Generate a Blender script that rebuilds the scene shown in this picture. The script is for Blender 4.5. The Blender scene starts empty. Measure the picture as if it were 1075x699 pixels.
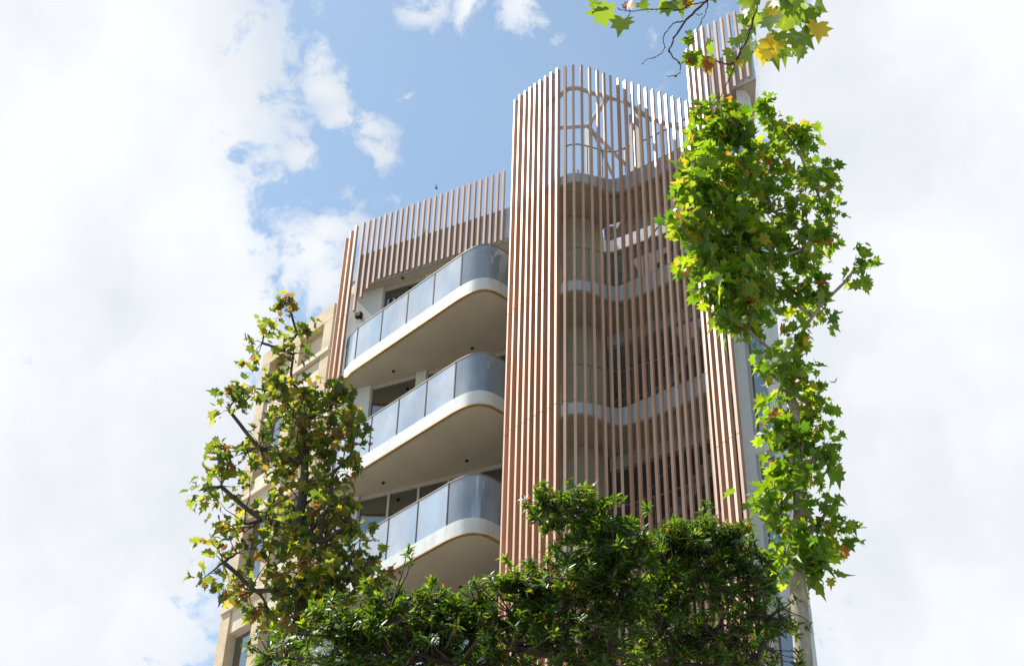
import bpy, bmesh, math, random
import numpy as np
from mathutils import Vector, Matrix
rnd = random.Random(7)
nr = np.random.default_rng(11)
S = bpy.context.scene
COL = S.collection
# ------------------------------------------------------------------ camera
F = 1604.45
RM = np.array([[0.9996012607659499, -0.028236846054823392, 0.0],
               [-0.018150598477016562, -0.6425420560800577, -0.7660354182042356],
               [0.021630424176375264, 0.7657299698283258, -0.6427983650077695]])
CAM = np.array([0.0, 0.0, 1.6])
Z0 = 17.955 + 1.6            # height of the first traced floor joint

def ray(px, py):
    return RM @ np.array([px - 537.5, 349.5 - py, -F])
def at_d(px, py, D):          # survey point at horizontal distance D from where the photographer stood
    d = ray(px, py); return CAM + d * (D / math.hypot(d[0], d[1]))
def unit(D, px, py):          # metres per pixel there
    d = ray(px, py); return np.linalg.norm(d) * (D / math.hypot(d[0], d[1])) / F / np.linalg.norm(d) * np.linalg.norm(d) / 1.0

cam_d = bpy.data.cameras.new('camera'); cam = bpy.data.objects.new('camera', cam_d); COL.objects.link(cam)
mw = Matrix([list(RM[0]) + [0], list(RM[1]) + [0], list(RM[2]) + [1.6], [0, 0, 0, 1]])
cam.matrix_world = mw
cam_d.sensor_width = 36; cam_d.lens = 36 * F / 1075; cam_d.clip_start = 0.1; cam_d.clip_end = 20000
S.camera = cam

# ------------------------------------------------------------------ materials
def new_mat(name):
    m = bpy.data.materials.new(name); m.use_nodes = True
    nt = m.node_tree; b = nt.nodes['Principled BSDF']; return m, nt, b
def ramp(nt, fac, stops):
    r = nt.nodes.new('ShaderNodeValToRGB'); e = r.color_ramp.elements
    while len(e) < len(stops): e.new(0.5)
    for i, (p, c) in enumerate(stops): e[i].position = p; e[i].color = (*c, 1)
    nt.links.new(fac, r.inputs[0]); return r.outputs[0]
def noise(nt, scale, detail=4, rough=.6, vec=None, stretch=None):
    n = nt.nodes.new('ShaderNodeTexNoise'); n.inputs['Scale'].default_value = scale
    n.inputs['Detail'].default_value = detail; n.inputs['Roughness'].default_value = rough
    if vec is None:
        g = nt.nodes.new('ShaderNodeNewGeometry'); vec = g.outputs['Position']
    if stretch:
        mp = nt.nodes.new('ShaderNodeMapping'); mp.inputs['Scale'].default_value = stretch
        nt.links.new(vec, mp.inputs[0]); vec = mp.outputs[0]
    nt.links.new(vec, n.inputs['Vector']); return n.outputs['Fac']
def bump(nt, b, fac, strength, dist=.01):
    n = nt.nodes.new('ShaderNodeBump'); n.inputs['Strength'].default_value = strength; n.inputs['Distance'].default_value = dist
    nt.links.new(fac, n.inputs['Height']); nt.links.new(n.outputs[0], b.inputs['Normal'])
def mat_noise(name, c0, c1, scale, rough=.6, metal=0, stretch=None, bmp=0, detail=5, lo=.3, hi=.7):
    m, nt, b = new_mat(name)
    f = noise(nt, scale, detail, stretch=stretch)
    nt.links.new(ramp(nt, f, [(lo, c0), (hi, c1)]), b.inputs['Base Color'])
    b.inputs['Roughness'].default_value = rough; b.inputs['Metallic'].default_value = metal
    if bmp: bump(nt, b, f, bmp)
    return m
M = {}
# terracotta coloured fins, each one a touch different
def fin_mat():
    m, nt, b = new_mat('terracotta_fin')
    oi = nt.nodes.new('ShaderNodeObjectInfo')
    f = noise(nt, 6, 5, stretch=(1, 1, .12))
    a = nt.nodes.new('ShaderNodeMath'); a.operation = 'MULTIPLY_ADD'; a.inputs[1].default_value = .45
    nt.links.new(oi.outputs['Random'], a.inputs[0]); nt.links.new(f, a.inputs[2])
    nt.links.new(ramp(nt, a.outputs[0], [(.30, (.37, .19, .11)), (1.0, (.54, .32, .205))]), b.inputs['Base Color'])
    b.inputs['Roughness'].default_value = .46; b.inputs['Metallic'].default_value = .3; b.inputs['Coat Weight'].default_value = .7; b.inputs['Coat Roughness'].default_value = .46
    f2 = noise(nt, 40, 3, stretch=(1, 1, .05)); bump(nt, b, f2, .15, .004)
    return m
M['fin'] = fin_mat()
M['white'] = mat_noise('white_render', (.60, .60, .59), (.68, .68, .67), 3, .7, stretch=(1, 1, .4), bmp=.05)
def streaked(name, c0, c1):
    m, nt, b = new_mat(name); f = noise(nt, 7, 6, stretch=(1, 1, .18)); g = noise(nt, 1.1, 4)
    a = nt.nodes.new('ShaderNodeMath'); a.operation = 'MULTIPLY_ADD'; a.inputs[1].default_value = .55; nt.links.new(f, a.inputs[0])
    a2 = nt.nodes.new('ShaderNodeMath'); a2.operation = 'MULTIPLY'; a2.inputs[1].default_value = .5; nt.links.new(g, a2.inputs[0]); nt.links.new(a2.outputs[0], a.inputs[2])
    nt.links.new(ramp(nt, a.outputs[0], [(.34, c0), (.50, c1), (.75, tuple(v * 1.06 for v in c1))]), b.inputs['Base Color'])
    b.inputs['Roughness'].default_value = .65; bump(nt, b, noise(nt, 60, 3), .08, .003); return m
M['white'] = streaked('white_render', (.42, .41, .39), (.55, .55, .54))
M['soffit'] = mat_noise('soffit_paint', (.37, .325, .25), (.42, .37, .29), 1.2, .8)
M['grey'] = mat_noise('grey_cladding', (.42, .45, .49), (.50, .53, .57), 2.5, .5, bmp=.03)
M['olive'] = mat_noise('stair_wall_paint', (.42, .38, .29), (.50, .46, .36), 2, .7)
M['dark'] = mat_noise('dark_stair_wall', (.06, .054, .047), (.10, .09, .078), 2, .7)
M['bronze'] = mat_noise('bronze_trim', (.42, .25, .08), (.55, .34, .12), 8, .35, .7)
M['stair'] = mat_noise('stair_concrete', (.20, .195, .185), (.27, .26, .25), 3, .8)
M['rail'] = mat_noise('rail_bronze', (.20, .15, .09), (.28, .22, .14), 8, .55, .1)
M['curtain'] = mat_noise('curtain_cloth', (.55, .53, .48), (.68, .66, .61), 3, .9, stretch=(6, 6, .3))
M['steel'] = mat_noise('painted_steel', (.40, .40, .40), (.52, .52, .52), 4, .45, .2)
M['frame'] = mat_noise('window_frame_paint', (.36, .34, .30), (.44, .42, .38), 4, .5)
M['darkmetal'] = mat_noise('dark_metal', (.02, .02, .022), (.035, .035, .035), 10, .6, 0)
M['darkmetal'].node_tree.nodes['Principled BSDF'].inputs['Specular IOR Level'].default_value = .1
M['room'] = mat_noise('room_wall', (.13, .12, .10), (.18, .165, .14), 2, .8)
M['sand'] = mat_noise('sandstone', (.46, .34, .21), (.62, .49, .33), 2.2, .85, stretch=(1, 1, 1.6), bmp=.25, detail=9)
M['sandtrim'] = mat_noise('sandstone_trim', (.55, .46, .34), (.66, .57, .44), 3, .8, bmp=.1)
M['bird'] = mat_noise('bird_feather', (.05, .05, .05), (.12, .11, .1), 20, .7)
M['asphalt'] = mat_noise('asphalt', (.04, .04, .042), (.07, .07, .07), 12, .9, bmp=.2)
M['paving'] = mat_noise('stone_paving', (.24, .225, .20), (.34, .32, .28), 3, .8, bmp=.1)
M['kerb'] = mat_noise('kerb_stone', (.3, .29, .27), (.4, .39, .36), 5, .8)
M['paint'] = mat_noise('road_paint', (.7, .7, .68), (.8, .8, .78), 9, .7)
M['soil'] = mat_noise('ground_cover', (.20, .18, .14), (.30, .28, .22), .6, .9)

def bark(name, a, c, s):
    m, nt, b = new_mat(name); f = noise(nt, s, 5, stretch=(1, 1, .35))
    nt.links.new(ramp(nt, f, [(.35, a), (.62, c)]), b.inputs['Base Color']); b.inputs['Roughness'].default_value = .85
    bump(nt, b, f, .5, .02); return m
M['bark_plane'] = bark('plane_bark', (.16, .11, .075), (.42, .36, .27), 5)
M['bark_dark'] = bark('dark_bark', (.03, .02, .016), (.09, .062, .045), 9)

def glass_window():
    m, nt, b = new_mat('window_glass')
    out = nt.nodes['Material Output']
    nt.nodes.remove(b)
    gl = nt.nodes.new('ShaderNodeBsdfGlossy'); gl.inputs['Roughness'].default_value = .02; gl.inputs['Color'].default_value = (.85, .9, .92, 1)
    tr = nt.nodes.new('ShaderNodeBsdfTransparent'); tr.inputs['Color'].default_value = (.32, .36, .36, 1)
    fr = nt.nodes.new('ShaderNodeFresnel'); fr.inputs['IOR'].default_value = 1.9
    mx = nt.nodes.new('ShaderNodeMixShader'); ma = nt.nodes.new('ShaderNodeMath'); ma.operation = 'MULTIPLY_ADD'
    ma.inputs[1].default_value = 1.1; ma.inputs[2].default_value = .18; ma.use_clamp = True
    nt.links.new(fr.outputs[0], ma.inputs[0]); nt.links.new(ma.outputs[0], mx.inputs[0])
    nt.links.new(tr.outputs[0], mx.inputs[1]); nt.links.new(gl.outputs[0], mx.inputs[2]); nt.links.new(mx.outputs[0], out.inputs[0])
    return m
M['glass'] = glass_window()
def glass_bal(name, milk, rough, tint):
    m, nt, b = new_mat(name); out = nt.nodes['Material Output']; nt.nodes.remove(b)
    gl = nt.nodes.new('ShaderNodeBsdfGlossy'); gl.inputs['Roughness'].default_value = rough; gl.inputs['Color'].default_value = (.95, .97, 1, 1)
    tr = nt.nodes.new('ShaderNodeBsdfTransparent'); tr.inputs['Color'].default_value = (*tint, 1)
    di = nt.nodes.new('ShaderNodeBsdfDiffuse'); di.inputs['Color'].default_value = (.52, .58, .66, 1)
    tl = nt.nodes.new('ShaderNodeBsdfTranslucent'); tl.inputs['Color'].default_value = (.55, .62, .72, 1)
    mk = nt.nodes.new('ShaderNodeMixShader'); mk.inputs[0].default_value = .4
    nt.links.new(di.outputs[0], mk.inputs[1]); nt.links.new(tl.outputs[0], mk.inputs[2])
    f0 = noise(nt, .9, 2, stretch=(1.3, 1.3, .8)); nt.links.new(ramp(nt, f0, [(.38, (.60, .73, .90)), (.62, (.82, .84, .92))]), di.inputs['Color'])  # pale blue and lilac tones imitate sky reflections, painted into the diffuse colour
    f = noise(nt, 1.3, 5, stretch=(1, 1, .6)); mr = nt.nodes.new('ShaderNodeMapRange')
    mr.inputs[1].default_value = .3; mr.inputs[2].default_value = .7; mr.inputs[3].default_value = milk * .75; mr.inputs[4].default_value = min(1, milk * 1.2)
    nt.links.new(f, mr.inputs[0])
    m1 = nt.nodes.new('ShaderNodeMixShader'); nt.links.new(mr.outputs[0], m1.inputs[0]); nt.links.new(tr.outputs[0], m1.inputs[1]); nt.links.new(mk.outputs[0], m1.inputs[2])
    fr = nt.nodes.new('ShaderNodeFresnel'); fr.inputs['IOR'].default_value = 1.75
    m2 = nt.nodes.new('ShaderNodeMixShader'); nt.links.new(fr.outputs[0], m2.inputs[0]); nt.links.new(m1.outputs[0], m2.inputs[1]); nt.links.new(gl.outputs[0], m2.inputs[2])
    nt.links.new(m2.outputs[0], out.inputs[0]); return m
M['glass_front'] = glass_bal('frosted_balustrade_glass', .92, .035, (.80, .87, .95))
M['glass_curve'] = glass_bal('clear_balustrade_glass', .46, .03, (.88, .92, .96))

def leaf_mat(name, stops, tstops, rough=.45, trans=.5, spec=.5):
    m, nt, b = new_mat(name); out = nt.nodes['Material Output']
    g = nt.nodes.new('ShaderNodeNewGeometry'); ri = g.outputs['Random Per Island']
    col = ramp(nt, ri, stops); tcol = ramp(nt, ri, tstops)
    nt.links.new(col, b.inputs['Base Color']); b.inputs['Roughness'].default_value = rough
    b.inputs['Specular IOR Level'].default_value = spec
    tl = nt.nodes.new('ShaderNodeBsdfTranslucent'); nt.links.new(tcol, tl.inputs['Color'])
    mx = nt.nodes.new('ShaderNodeMixShader'); mx.inputs[0].default_value = trans
    nt.links.new(b.outputs[0], mx.inputs[1]); nt.links.new(tl.outputs[0], mx.inputs[2]); nt.links.new(mx.outputs[0], out.inputs[0])
    return m
M['leaf_right'] = leaf_mat('bright_plane_leaf',
    [(0, (.03, .07, .008)), (.6, (.075, .14, .012)), (.9, (.13, .20, .015)), (.97, (.32, .25, .02)), (1, (.30, .07, .02))],
    [(0, (.14, .32, .01)), (.6, (.34, .50, .012)), (.9, (.55, .66, .02)), (.97, (.7, .5, .03)), (1, (.6, .12, .02))])
M['leaf_left'] = leaf_mat('autumn_plane_leaf',
    [(0, (.025, .048, .012)), (.55, (.045, .07, .014)), (.78, (.12, .14, .02)), (.9, (.12, .045, .025)), (1, (.35, .30, .03))],
    [(0, (.14, .22, .02)), (.50, (.26, .34, .02)), (.70, (.58, .60, .03)), (.9, (.30, .08, .03)), (1, (.8, .72, .04))])
M['leaf_evergreen'] = leaf_mat('glossy_evergreen_leaf',
    [(0, (.015, .034, .009)), (.6, (.030, .064, .012)), (.95, (.075, .13, .02)), (.99, (.30, .12, .02)), (1, (.3, .1, .02))],
    [(0, (.06, .15, .006)), (.6, (.20, .38, .01)), (.95, (.50, .64, .02)), (.99, (.6, .3, .03)), (1, (.6, .2, .02))], rough=.42, trans=.38, spec=.4)
M['leaf_big'] = leaf_mat('broad_plane_leaf',
    [(0, (.07, .12, .015)), (1, (.10, .16, .02))], [(0, (.24, .36, .02)), (1, (.34, .44, .03))], trans=.55)
M['leaf_rust'] = leaf_mat('rusty_plane_leaf', [(0, (.22, .05, .02)), (1, (.32, .10, .02))], [(0, (.45, .08, .02)), (1, (.65, .2, .02))], trans=.45)
M['leaf_yellow'] = leaf_mat('yellow_plane_leaf', [(0, (.5, .36, .02)), (1, (.6, .42, .03))], [(0, (.9, .65, .02)), (1, (.9, .7, .03))], trans=.5)

# ------------------------------------------------------------------ mesh helpers
class MB:
    def __init__(s): s.v = []; s.f = []
    def add(s, vs, fs):
        o = len(s.v); s.v += [tuple(map(float, v)) for v in vs]; s.f += [tuple(i + o for i in f) for f in fs]
    def hexa(s, b, t):        # bottom quad, top quad
        s.add(list(b) + list(t), [(3, 2, 1, 0), (4, 5, 6, 7), (0, 1, 5, 4), (1, 2, 6, 5), (2, 3, 7, 6), (3, 0, 4, 7)])
    def obox(s, c, t, n, w, d, z0, z1, z1b=None):   # centre of the outer face c, tangent t, outward n; width, depth
        c = np.array(c[:2]); t = np.array(t); n = np.array(n)
        q = [c - t * w / 2, c + t * w / 2, c + t * w / 2 - n * d, c - t * w / 2 - n * d]
        z1b = z1 if z1b is None else z1b
        s.hexa([(*p, z0) for p in q], [(*q[0], z1), (*q[1], z1), (*q[2], z1b), (*q[3], z1b)])
    def prism(s, poly, z0, z1):
        n = len(poly)
        a = sum(poly[i][0] * poly[(i + 1) % n][1] - poly[(i + 1) % n][0] * poly[i][1] for i in range(n))
        if a < 0: poly = poly[::-1]
        s.add([(p[0], p[1], z0) for p in poly] + [(p[0], p[1], z1) for p in poly],
              [tuple(range(n - 1, -1, -1)), tuple(range(n, 2 * n))] + [(i, (i + 1) % n, n + (i + 1) % n, n + i) for i in range(n)])
    def wall(s, path, th, z0, z1):     # a strip of wall following path, thickness th to its left; z0, z1 numbers or lists
        P = [np.array(p[:2], float) for p in path]; n = len(P)
        Z0 = z0 if hasattr(z0, '__len__') else [z0] * n; Z1 = z1 if hasattr(z1, '__len__') else [z1] * n
        O = []
        for i in range(n):
            t = P[min(i + 1, n - 1)] - P[max(i - 1, 0)]; t /= np.linalg.norm(t); O.append(P[i] + np.array([-t[1], t[0]]) * th)
        vs = []
        for i in range(n): vs += [(*P[i], Z0[i]), (*P[i], Z1[i]), (*O[i], Z1[i]), (*O[i], Z0[i])]
        fs = [(0, 1, 2, 3), (4 * n - 1, 4 * n - 2, 4 * n - 3, 4 * n - 4)]
        for i in range(n - 1):
            a = 4 * i; b = a + 4
            for k in range(4): fs.append((a + k, b + k, b + (k + 1) % 4, a + (k + 1) % 4))
        s.add(vs, fs)
    def tube(s, pts, r, n=6, cap=True):
        P = [np.array(p, float) for p in pts]; R = r if hasattr(r, '__len__') else [r] * len(P)
        o = len(s.v); up = np.array([0.13, .21, .97])
        for i, p in enumerate(P):
            t = P[min(i + 1, len(P) - 1)] - P[max(i - 1, 0)]; t /= (np.linalg.norm(t) + 1e-9)
            a = np.cross(t, up if abs(t @ up) < .95 else np.array([1., 0, 0])); a /= np.linalg.norm(a); b = np.cross(t, a)
            for k in range(n):
                g = 2 * math.pi * k / n; s.v.append(tuple(p + (a * math.cos(g) + b * math.sin(g)) * R[i]))
        for i in range(len(P) - 1):
            for k in range(n):
                s.f.append((o + i * n + k, o + i * n + (k + 1) % n, o + (i + 1) * n + (k + 1) % n, o + (i + 1) * n + k))
        if cap:
            s.f.append(tuple(o + k for k in range(n))); s.f.append(tuple(o + (len(P) - 1) * n + k for k in range(n - 1, -1, -1)))
    def build(s, name, mat, parent=None, bevel=0, smooth=False):
        me = bpy.data.meshes.new(name); me.from_pydata(s.v, [], s.f); me.materials.append(mat)
        bm = bmesh.new(); bm.from_mesh(me); bmesh.ops.recalc_face_normals(bm, faces=bm.faces)
        if bevel: bmesh.ops.bevel(bm, geom=bm.edges[:], offset=bevel, segments=1, affect='EDGES')
        bm.to_mesh(me); bm.free()
        if smooth: me.polygons.foreach_set('use_smooth', [True] * len(me.polygons))
        o = bpy.data.objects.new(name, me); COL.objects.link(o)
        if parent is not None: o.parent = parent; o.matrix_parent_inverse = parent_inv(parent)
        return o
def parent_inv(p):
    m = Matrix.Identity(4); q = p
    if q.type == 'MESH': return m
    while q is not None:
        m = m @ Matrix.Translation(-q.location) if q.type == 'EMPTY' else m; q = q.parent
    return m
def empty(name, loc, label, cat, group=None):
    o = bpy.data.objects.new(name, None); o.location = loc; COL.objects.link(o); o['label'] = label; o['category'] = cat
    if group: o['group'] = group
    return o
def tag(o, label=None, cat=None, group=None, kind=None):
    if label: o['label'] = label
    if cat: o['category'] = cat
    if group: o['group'] = group
    if kind: o['kind'] = kind
    return o
def catmull(P, n):
    P = [np.array(p, float) for p in P]; P = [2 * P[0] - P[1]] + P + [2 * P[-1] - P[-2]]; out = []
    for i in range(1, len(P) - 2):
        for k in range(n):
            t = k / n; a, b, c, d = P[i - 1:i + 3]
            out.append(.5 * (2 * b + (c - a) * t + (2 * a - 5 * b + 4 * c - d) * t * t + (3 * b - a - 3 * c + d) * t ** 3))
    out.append(P[-2]); return out
def offset(path, d):          # to the left of travel
    P = [np.array(p[:2], float) for p in path]; O = []
    for i in range(len(P)):
        t = P[min(i + 1, len(P) - 1)] - P[max(i - 1, 0)]; t /= np.linalg.norm(t); O.append(P[i] + np.array([-t[1], t[0]]) * d)
    return O

# ------------------------------------------------------------------ the ground
def sheet(name, x0, y0, x1, y1, z, mat):
    m = MB(); m.add([(x0, y0, z), (x1, y0, z), (x1, y1, z), (x0, y1, z)], [(0, 1, 2, 3)])
    return tag(m.build(name, mat), kind='structure')
sheet('ground', -3000, -3000, 3000, 3000, 0, M['soil'])
sheet('road', -120, -9, 120, 4.5, .004, M['asphalt'])
m = MB(); m.prism([(-120, 4.65), (120, 4.65), (120, 20.5), (-120, 40)], 0.003, .13); tag(m.build('pavement', M['paving']), kind='structure')
m = MB(); m.prism([(-120, 4.5), (120, 4.5), (120, 4.65), (-120, 4.65)], 0.002, .14); tag(m.build('kerb', M['kerb']), kind='structure')
m = MB()
for i in range(-20, 21): m.prism([(i * 6, -2.3), (i * 6 + 3, -2.3), (i * 6 + 3, -2.18), (i * 6, -2.18)], .006, .009)
tag(m.build('road_marking', M['paint']), kind='structure')

# ------------------------------------------------------------------ the apartment building
B = empty('apartment_building', (0, 26, 0), 'modern white apartment block behind curving screens of slim terracotta fins, with rounded glass balconies', 'building')
PL = [(-.05, 24.59), (.06, 24.42), (.18, 24.29), (.30, 24.17), (.41, 24.05), (.53, 23.93), (.65, 23.80), (.78, 23.68), (.91, 23.54), (1.07, 23.42), (1.26, 23.37), (1.45, 23.37), (1.64, 23.42), (1.82, 23.48), (1.98, 23.54), (2.14, 23.57), (2.30, 23.48), (2.45, 23.38), (2.60, 23.29), (2.75, 23.20), (2.89, 23.10), (3.03, 22.99), (3.17, 22.89), (3.30, 22.79), (3.43, 22.68), (3.56, 22.55), (3.69, 22.43)]
ZT = [9.97, 9.96, 9.95, 9.95, 9.94, 9.94, 9.93, 9.93, 9.92, 9.88, 9.86, 9.86, 9.85, 9.83, 9.81, 9.76, 9.56, 9.38, 9.21, 9.03, 8.83, 8.64, 8.44, 8.26, 8.07, 7.85, 7.65]
ZR = [9.15, 9.15, 9.15, 9.15, 9.15, 9.15, 9.15, 9.15, 9.15, 9.22, 9.23, 9.21, 9.18, 9.16, 9.2, 9.14, 8.97, 8.71, 8.47, 8.2, 7.91, 7.73, 7.54, 7.38, 7.17, 6.98, 6.79]
TC = (-.73, -.68)
def frames(P):
    out = []
    for i in range(len(P)):
        a = np.array(P[min(i + 1, len(P) - 1)]) - np.array(P[max(i - 1, 0)]); a /= np.linalg.norm(a); out.append((a, np.array([a[1], -a[0]])))
    return out
def fin(p, t, n, z_lo, z_hi, joints, w=.056, d=.085, parent=B):
    m = MB(); zs = [z_lo] + sorted(j for j in joints if z_lo + .3 < j < z_hi - .15) + [z_hi]
    c = np.array(p) + n * d / 2
    j = rnd.uniform(-.003, .003)
    for a, b in zip(zs[:-1], zs[1:]):
        top = b == z_hi
        m.obox(c + t * j, t, n, w, d, a + (.007 if a != z_lo else 0), b - (0 if top else .007))
    for zc in zs[1:-1]: m.obox(c - n * .01, t, n, w - .012, d - .02, zc - .012, zc + .012)
    return m.build('fin', M['fin'], parent)

def tower(T, lit_label=True, simple=False):
    T = np.array(T, float); P = [np.array(p) + T for p in PL]; FR = frames(P)
    jo = [Z0 + 3.17 * k for k in range(-5, 3)]
    for i, (p, (t, n)) in enumerate(zip(P, FR)):
        dd = .115 if i < 9 else .078
        if i >= 16:      # the right hand fins are turned a little towards the left
            n = np.array([-.83, -.558]); t = np.array([.558, -.83]); fin(p, t, n, 3.7, Z0 + ZT[i], jo, d=.048, w=.076); continue
        fin(p, t, n, 3.7, Z0 + ZT[i], jo, d=dd, w=.050 if i < 9 else .056)
    inner = offset(P, .09)              # toward the building
    # dense smooth curve for slabs
    cv = catmull(inner, 3); N = len(cv)
    def edge(i): # slab edge depth in metres, deeper towards the right
        u = max(0, min(1, (i / 3 - 11) / 6)); return .25 + .17 * u
    for k in range(-5, 3):
        z = Z0 + 3.17 * k
        face = offset(cv, .06)
        m = MB(); m.wall(cv, .06, [z + .02 - edge(i) + .10 * max(0, (i / 3 - 14) / 12) for i in range(N)], [z + .03 + .12 * max(0, min(1, (i / 3 - 12) / 8)) for i in range(N)])
        m.build('slab_edge', M['grey'], B)
        back = offset(cv[:24], 1.35) if 0 else None
        # gallery floor behind it
        g = MB(); back_pts = [np.array(q) + T for q in ((4.55, 23.35), (3.4, 24.15), (2.75, 24.55), (2.1, 24.85), (1.75, 25.3), (1.2, 26.4), (0.4, 26.4), (.12, 25.1))]
        poly = [tuple(q) for q in face] + [tuple(q) for q in back_pts]
        g.prism(poly, z - .20, z - .02); g.build('gallery_floor', M['soffit'] if k > -5 else M['soffit'], B)
        eb = MB(); eb.wall([np.array(q) + T for q in ((2.02, 24.95), (2.72, 24.52), (3.38, 24.11), (4.52, 23.31))], .12, z - .52, z - .203); eb.build('edge_beam', M['grey'], B)
        tr = offset(cv[24:], .30)
        gt = MB(); gt.tube([(*q, z - .205) for q in tr], .009, 4); gt.build('soffit_trim', M['bronze'], B)
        # curved balustrade: handrail, mid line and balusters
        rl = offset(cv[24:], .13)
        hr = MB(); hr.tube([(*q, z + 1.08) for q in rl], .018, 6)
        for q in rl[::6]: hr.tube([(*q, z), (*q, z + 1.08)], .010, 4)
        hr.build('stair_balustrade', M['rail'], B)
        r2 = [np.array(q) + T for q in ((2.2, 24.72), (2.8, 24.42), (3.4, 24.05), (4.2, 23.5))]
        h2 = MB(); h2.tube([(*q, z + 1.05) for q in r2], .016, 6); h2.tube([(*q, z + .12) for q in r2], .012, 6)
        for q in catmull(r2, 5): h2.tube([(*q, z), (*q, z + 1.05)], .007, 4)
        h2.build('stair_balustrade', M['rail'], B)
        if k < 2:   # a straight flight up behind the right hand face
            a = np.array((2.1, 25.0)) + T; b = np.array((4.4, 23.55)) + T; t = (b - a) / np.linalg.norm(b - a); nn = np.array([-t[1], t[0]])
            f = MB(); z1, z2 = z + .1, z + 2.95
            q0, q1 = a, b
            f.hexa([(*q0, z1 - .35), (*q1, z2 - .35), (*(q1 + nn * 1.0), z2 - .35), (*(q0 + nn * 1.0), z1 - .35)],
                   [(*q0, z1), (*q1, z2), (*(q1 + nn * 1.0), z2), (*(q0 + nn * 1.0), z1)])
            for s_ in range(15):
                u = s_ / 15; c0 = a + (b - a) * u
                f.hexa([(*c0, z1 + 2.85 * u), (*(c0 + t * .18), z1 + 2.85 * u), (*(c0 + t * .18 + nn), z1 + 2.85 * u), (*(c0 + nn), z1 + 2.85 * u)],
                       [(*c0, z1 + 2.85 * (u + .066)), (*(c0 + t * .18), z1 + 2.85 * (u + .066)), (*(c0 + t * .18 + nn), z1 + 2.85 * (u + .066)), (*(c0 + nn), z1 + 2.85 * (u + .066))])
            f.build('stair_flight', M['stair'], B)
            f = MB(); f.tube([(*(a - nn * .03), z1 + 1.0), (*(b - nn * .03), z2 + 1.0)], .018, 6)
            for s_ in range(13):
                c0 = a + (b - a) * (s_ + .5) / 13 - nn * .03; zz = z1 + 2.85 * (s_ + .5) / 13; f.tube([(*c0, zz), (*c0, zz + 1.0)], .006, 4)
            f.build('stair_handrail', M['rail'], B)
    # brown backing panel behind the fins of the left face, up to the top slab
    bp = offset(P[:9], .05)
    m = MB(); m.wall([bp[0] + (bp[0] - bp[1]) * .2] + bp, .04, 0.2, Z0 + 6.1); m.build('backing_panel', M['fin'], B)
    # inner stair wall, rounded, olive paint
    wl = catmull([np.array(q) + T for q in ((-.0, 25.6), (.6, 24.95), (.95, 24.66), (1.35, 24.58), (1.75, 24.7), (2.0, 25.1), (2.05, 26.3))], 4)
    m = MB(); m.wall(wl, .15, 0.2, Z0 + 6.13); m.build('stair_wall', M['olive'], B)
    # back wall of the stairwell (open above the upper storey)
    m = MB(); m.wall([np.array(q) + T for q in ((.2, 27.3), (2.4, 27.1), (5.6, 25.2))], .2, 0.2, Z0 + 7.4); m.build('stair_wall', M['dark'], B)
    m = MB(); m.wall([np.array(q) + T for q in ((.2, 27.24), (2.4, 27.04), (5.6, 25.14))], .3, Z0 + 7.403, Z0 + 7.85); m.build('wall_coping', M['white'], B)
    # roof frame: curved ring tube, posts and struts
    rg = offset(P, .14); m = MB()
    cvz = catmull([(*q, Z0 + z) for q, z in zip(rg, ZR)], 3); m.tube(cvz, .055, 8); m.build('roof_ring', M['steel'], B, smooth=True)
    def strut(a, b, r):
        m = MB(); m.tube([(a[0] + T[0], a[1] + T[1], a[2] + Z0), (b[0] + T[0], b[1] + T[1], b[2] + Z0)], r, 8); m.build('roof_strut', M['steel'], B)
    strut((.62, 24.0, 8.35), (1.62, 24.05, 8.55), .045)
    strut((1.62, 24.05, 8.55), (2.06, 23.74, 9.15), .06)
    strut((1.64, 24.1, 8.55), (2.5, 24.3, 7.55), .045)
    strut((1.72, 24.1, 8.5), (2.2, 24.5, 7.4), .035)
    for q, zt, w in (((1.62, 24.10), 8.55, .13), ((2.64, 23.47), 8.4, .26)):
        m = MB(); c = np.array(q) + T; t, n = FR[17]; m.obox(c, t, n, w, .12, Z0 + 6.3, Z0 + zt); m.build('roof_post', M['steel'], B)
    # plant room fins standing on the roof behind
    m = MB()
    for i in range(5):
        c = np.array((.75 + .17 * i, 25.2 - .1 * i)) + T; m.obox(c, (1, 0), (0, -1), .07, .05, Z0 + 6.35, Z0 + 7.75 + .15 * math.sin(i * 2.1))
    m.build('roof_screen', M['white'], B)
tower((0, 0))

# ---- apartment bay: wall, windows, balconies, roof band of fins
def bay(corner, ang, T, n_band, band_sp, tops, par_top, bot, steps, col_fins, bal=True, joints=()):
    ca = math.radians(ang); t = np.array([math.cos(ca), math.sin(ca)]); n = np.array([t[1], -t[0]])
    p0 = np.array(corner)
    for i in range(n_band):
        p = p0 + t * band_sp * i
        lo = Z0 + (steps[i] if i < len(steps) else bot)
        fin(p, t, n, lo, Z0 + tops[0] + (tops[1] - tops[0]) * i / n_band + rnd.uniform(-.008, .008), (), w=.055, d=.08)
    for (x, y, dx, dy, zt) in col_fins:
        tt = np.array([dx, dy]); tt /= np.linalg.norm(tt); nn = np.array([tt[1], -tt[0]])
        fin((x, y), tt, nn, 3.7, Z0 + zt, [Z0 + j for j in joints], w=.058, d=.09)
    return t, n
LV = [4.46, 1.29, -1.86, -5.02, -8.19, -11.36]      # soffit heights of the balcony slabs
TH = .36
def balcony_path(T):
    P = [(-4.11, 29.12), (-4.04, 28.77), (-3.76, 28.31), (-1.22, 25.60)]
    c = catmull([(-1.22, 25.60), (-1.02, 25.42), (-.85, 25.31), (-.64, 25.25), (-.44, 25.29), (-.23, 25.44), (.0, 25.71), (.1, 26.2)], 3)
    return [np.array(p) + T for p in P[:3]], [np.array(p) + T for p in c]
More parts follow.
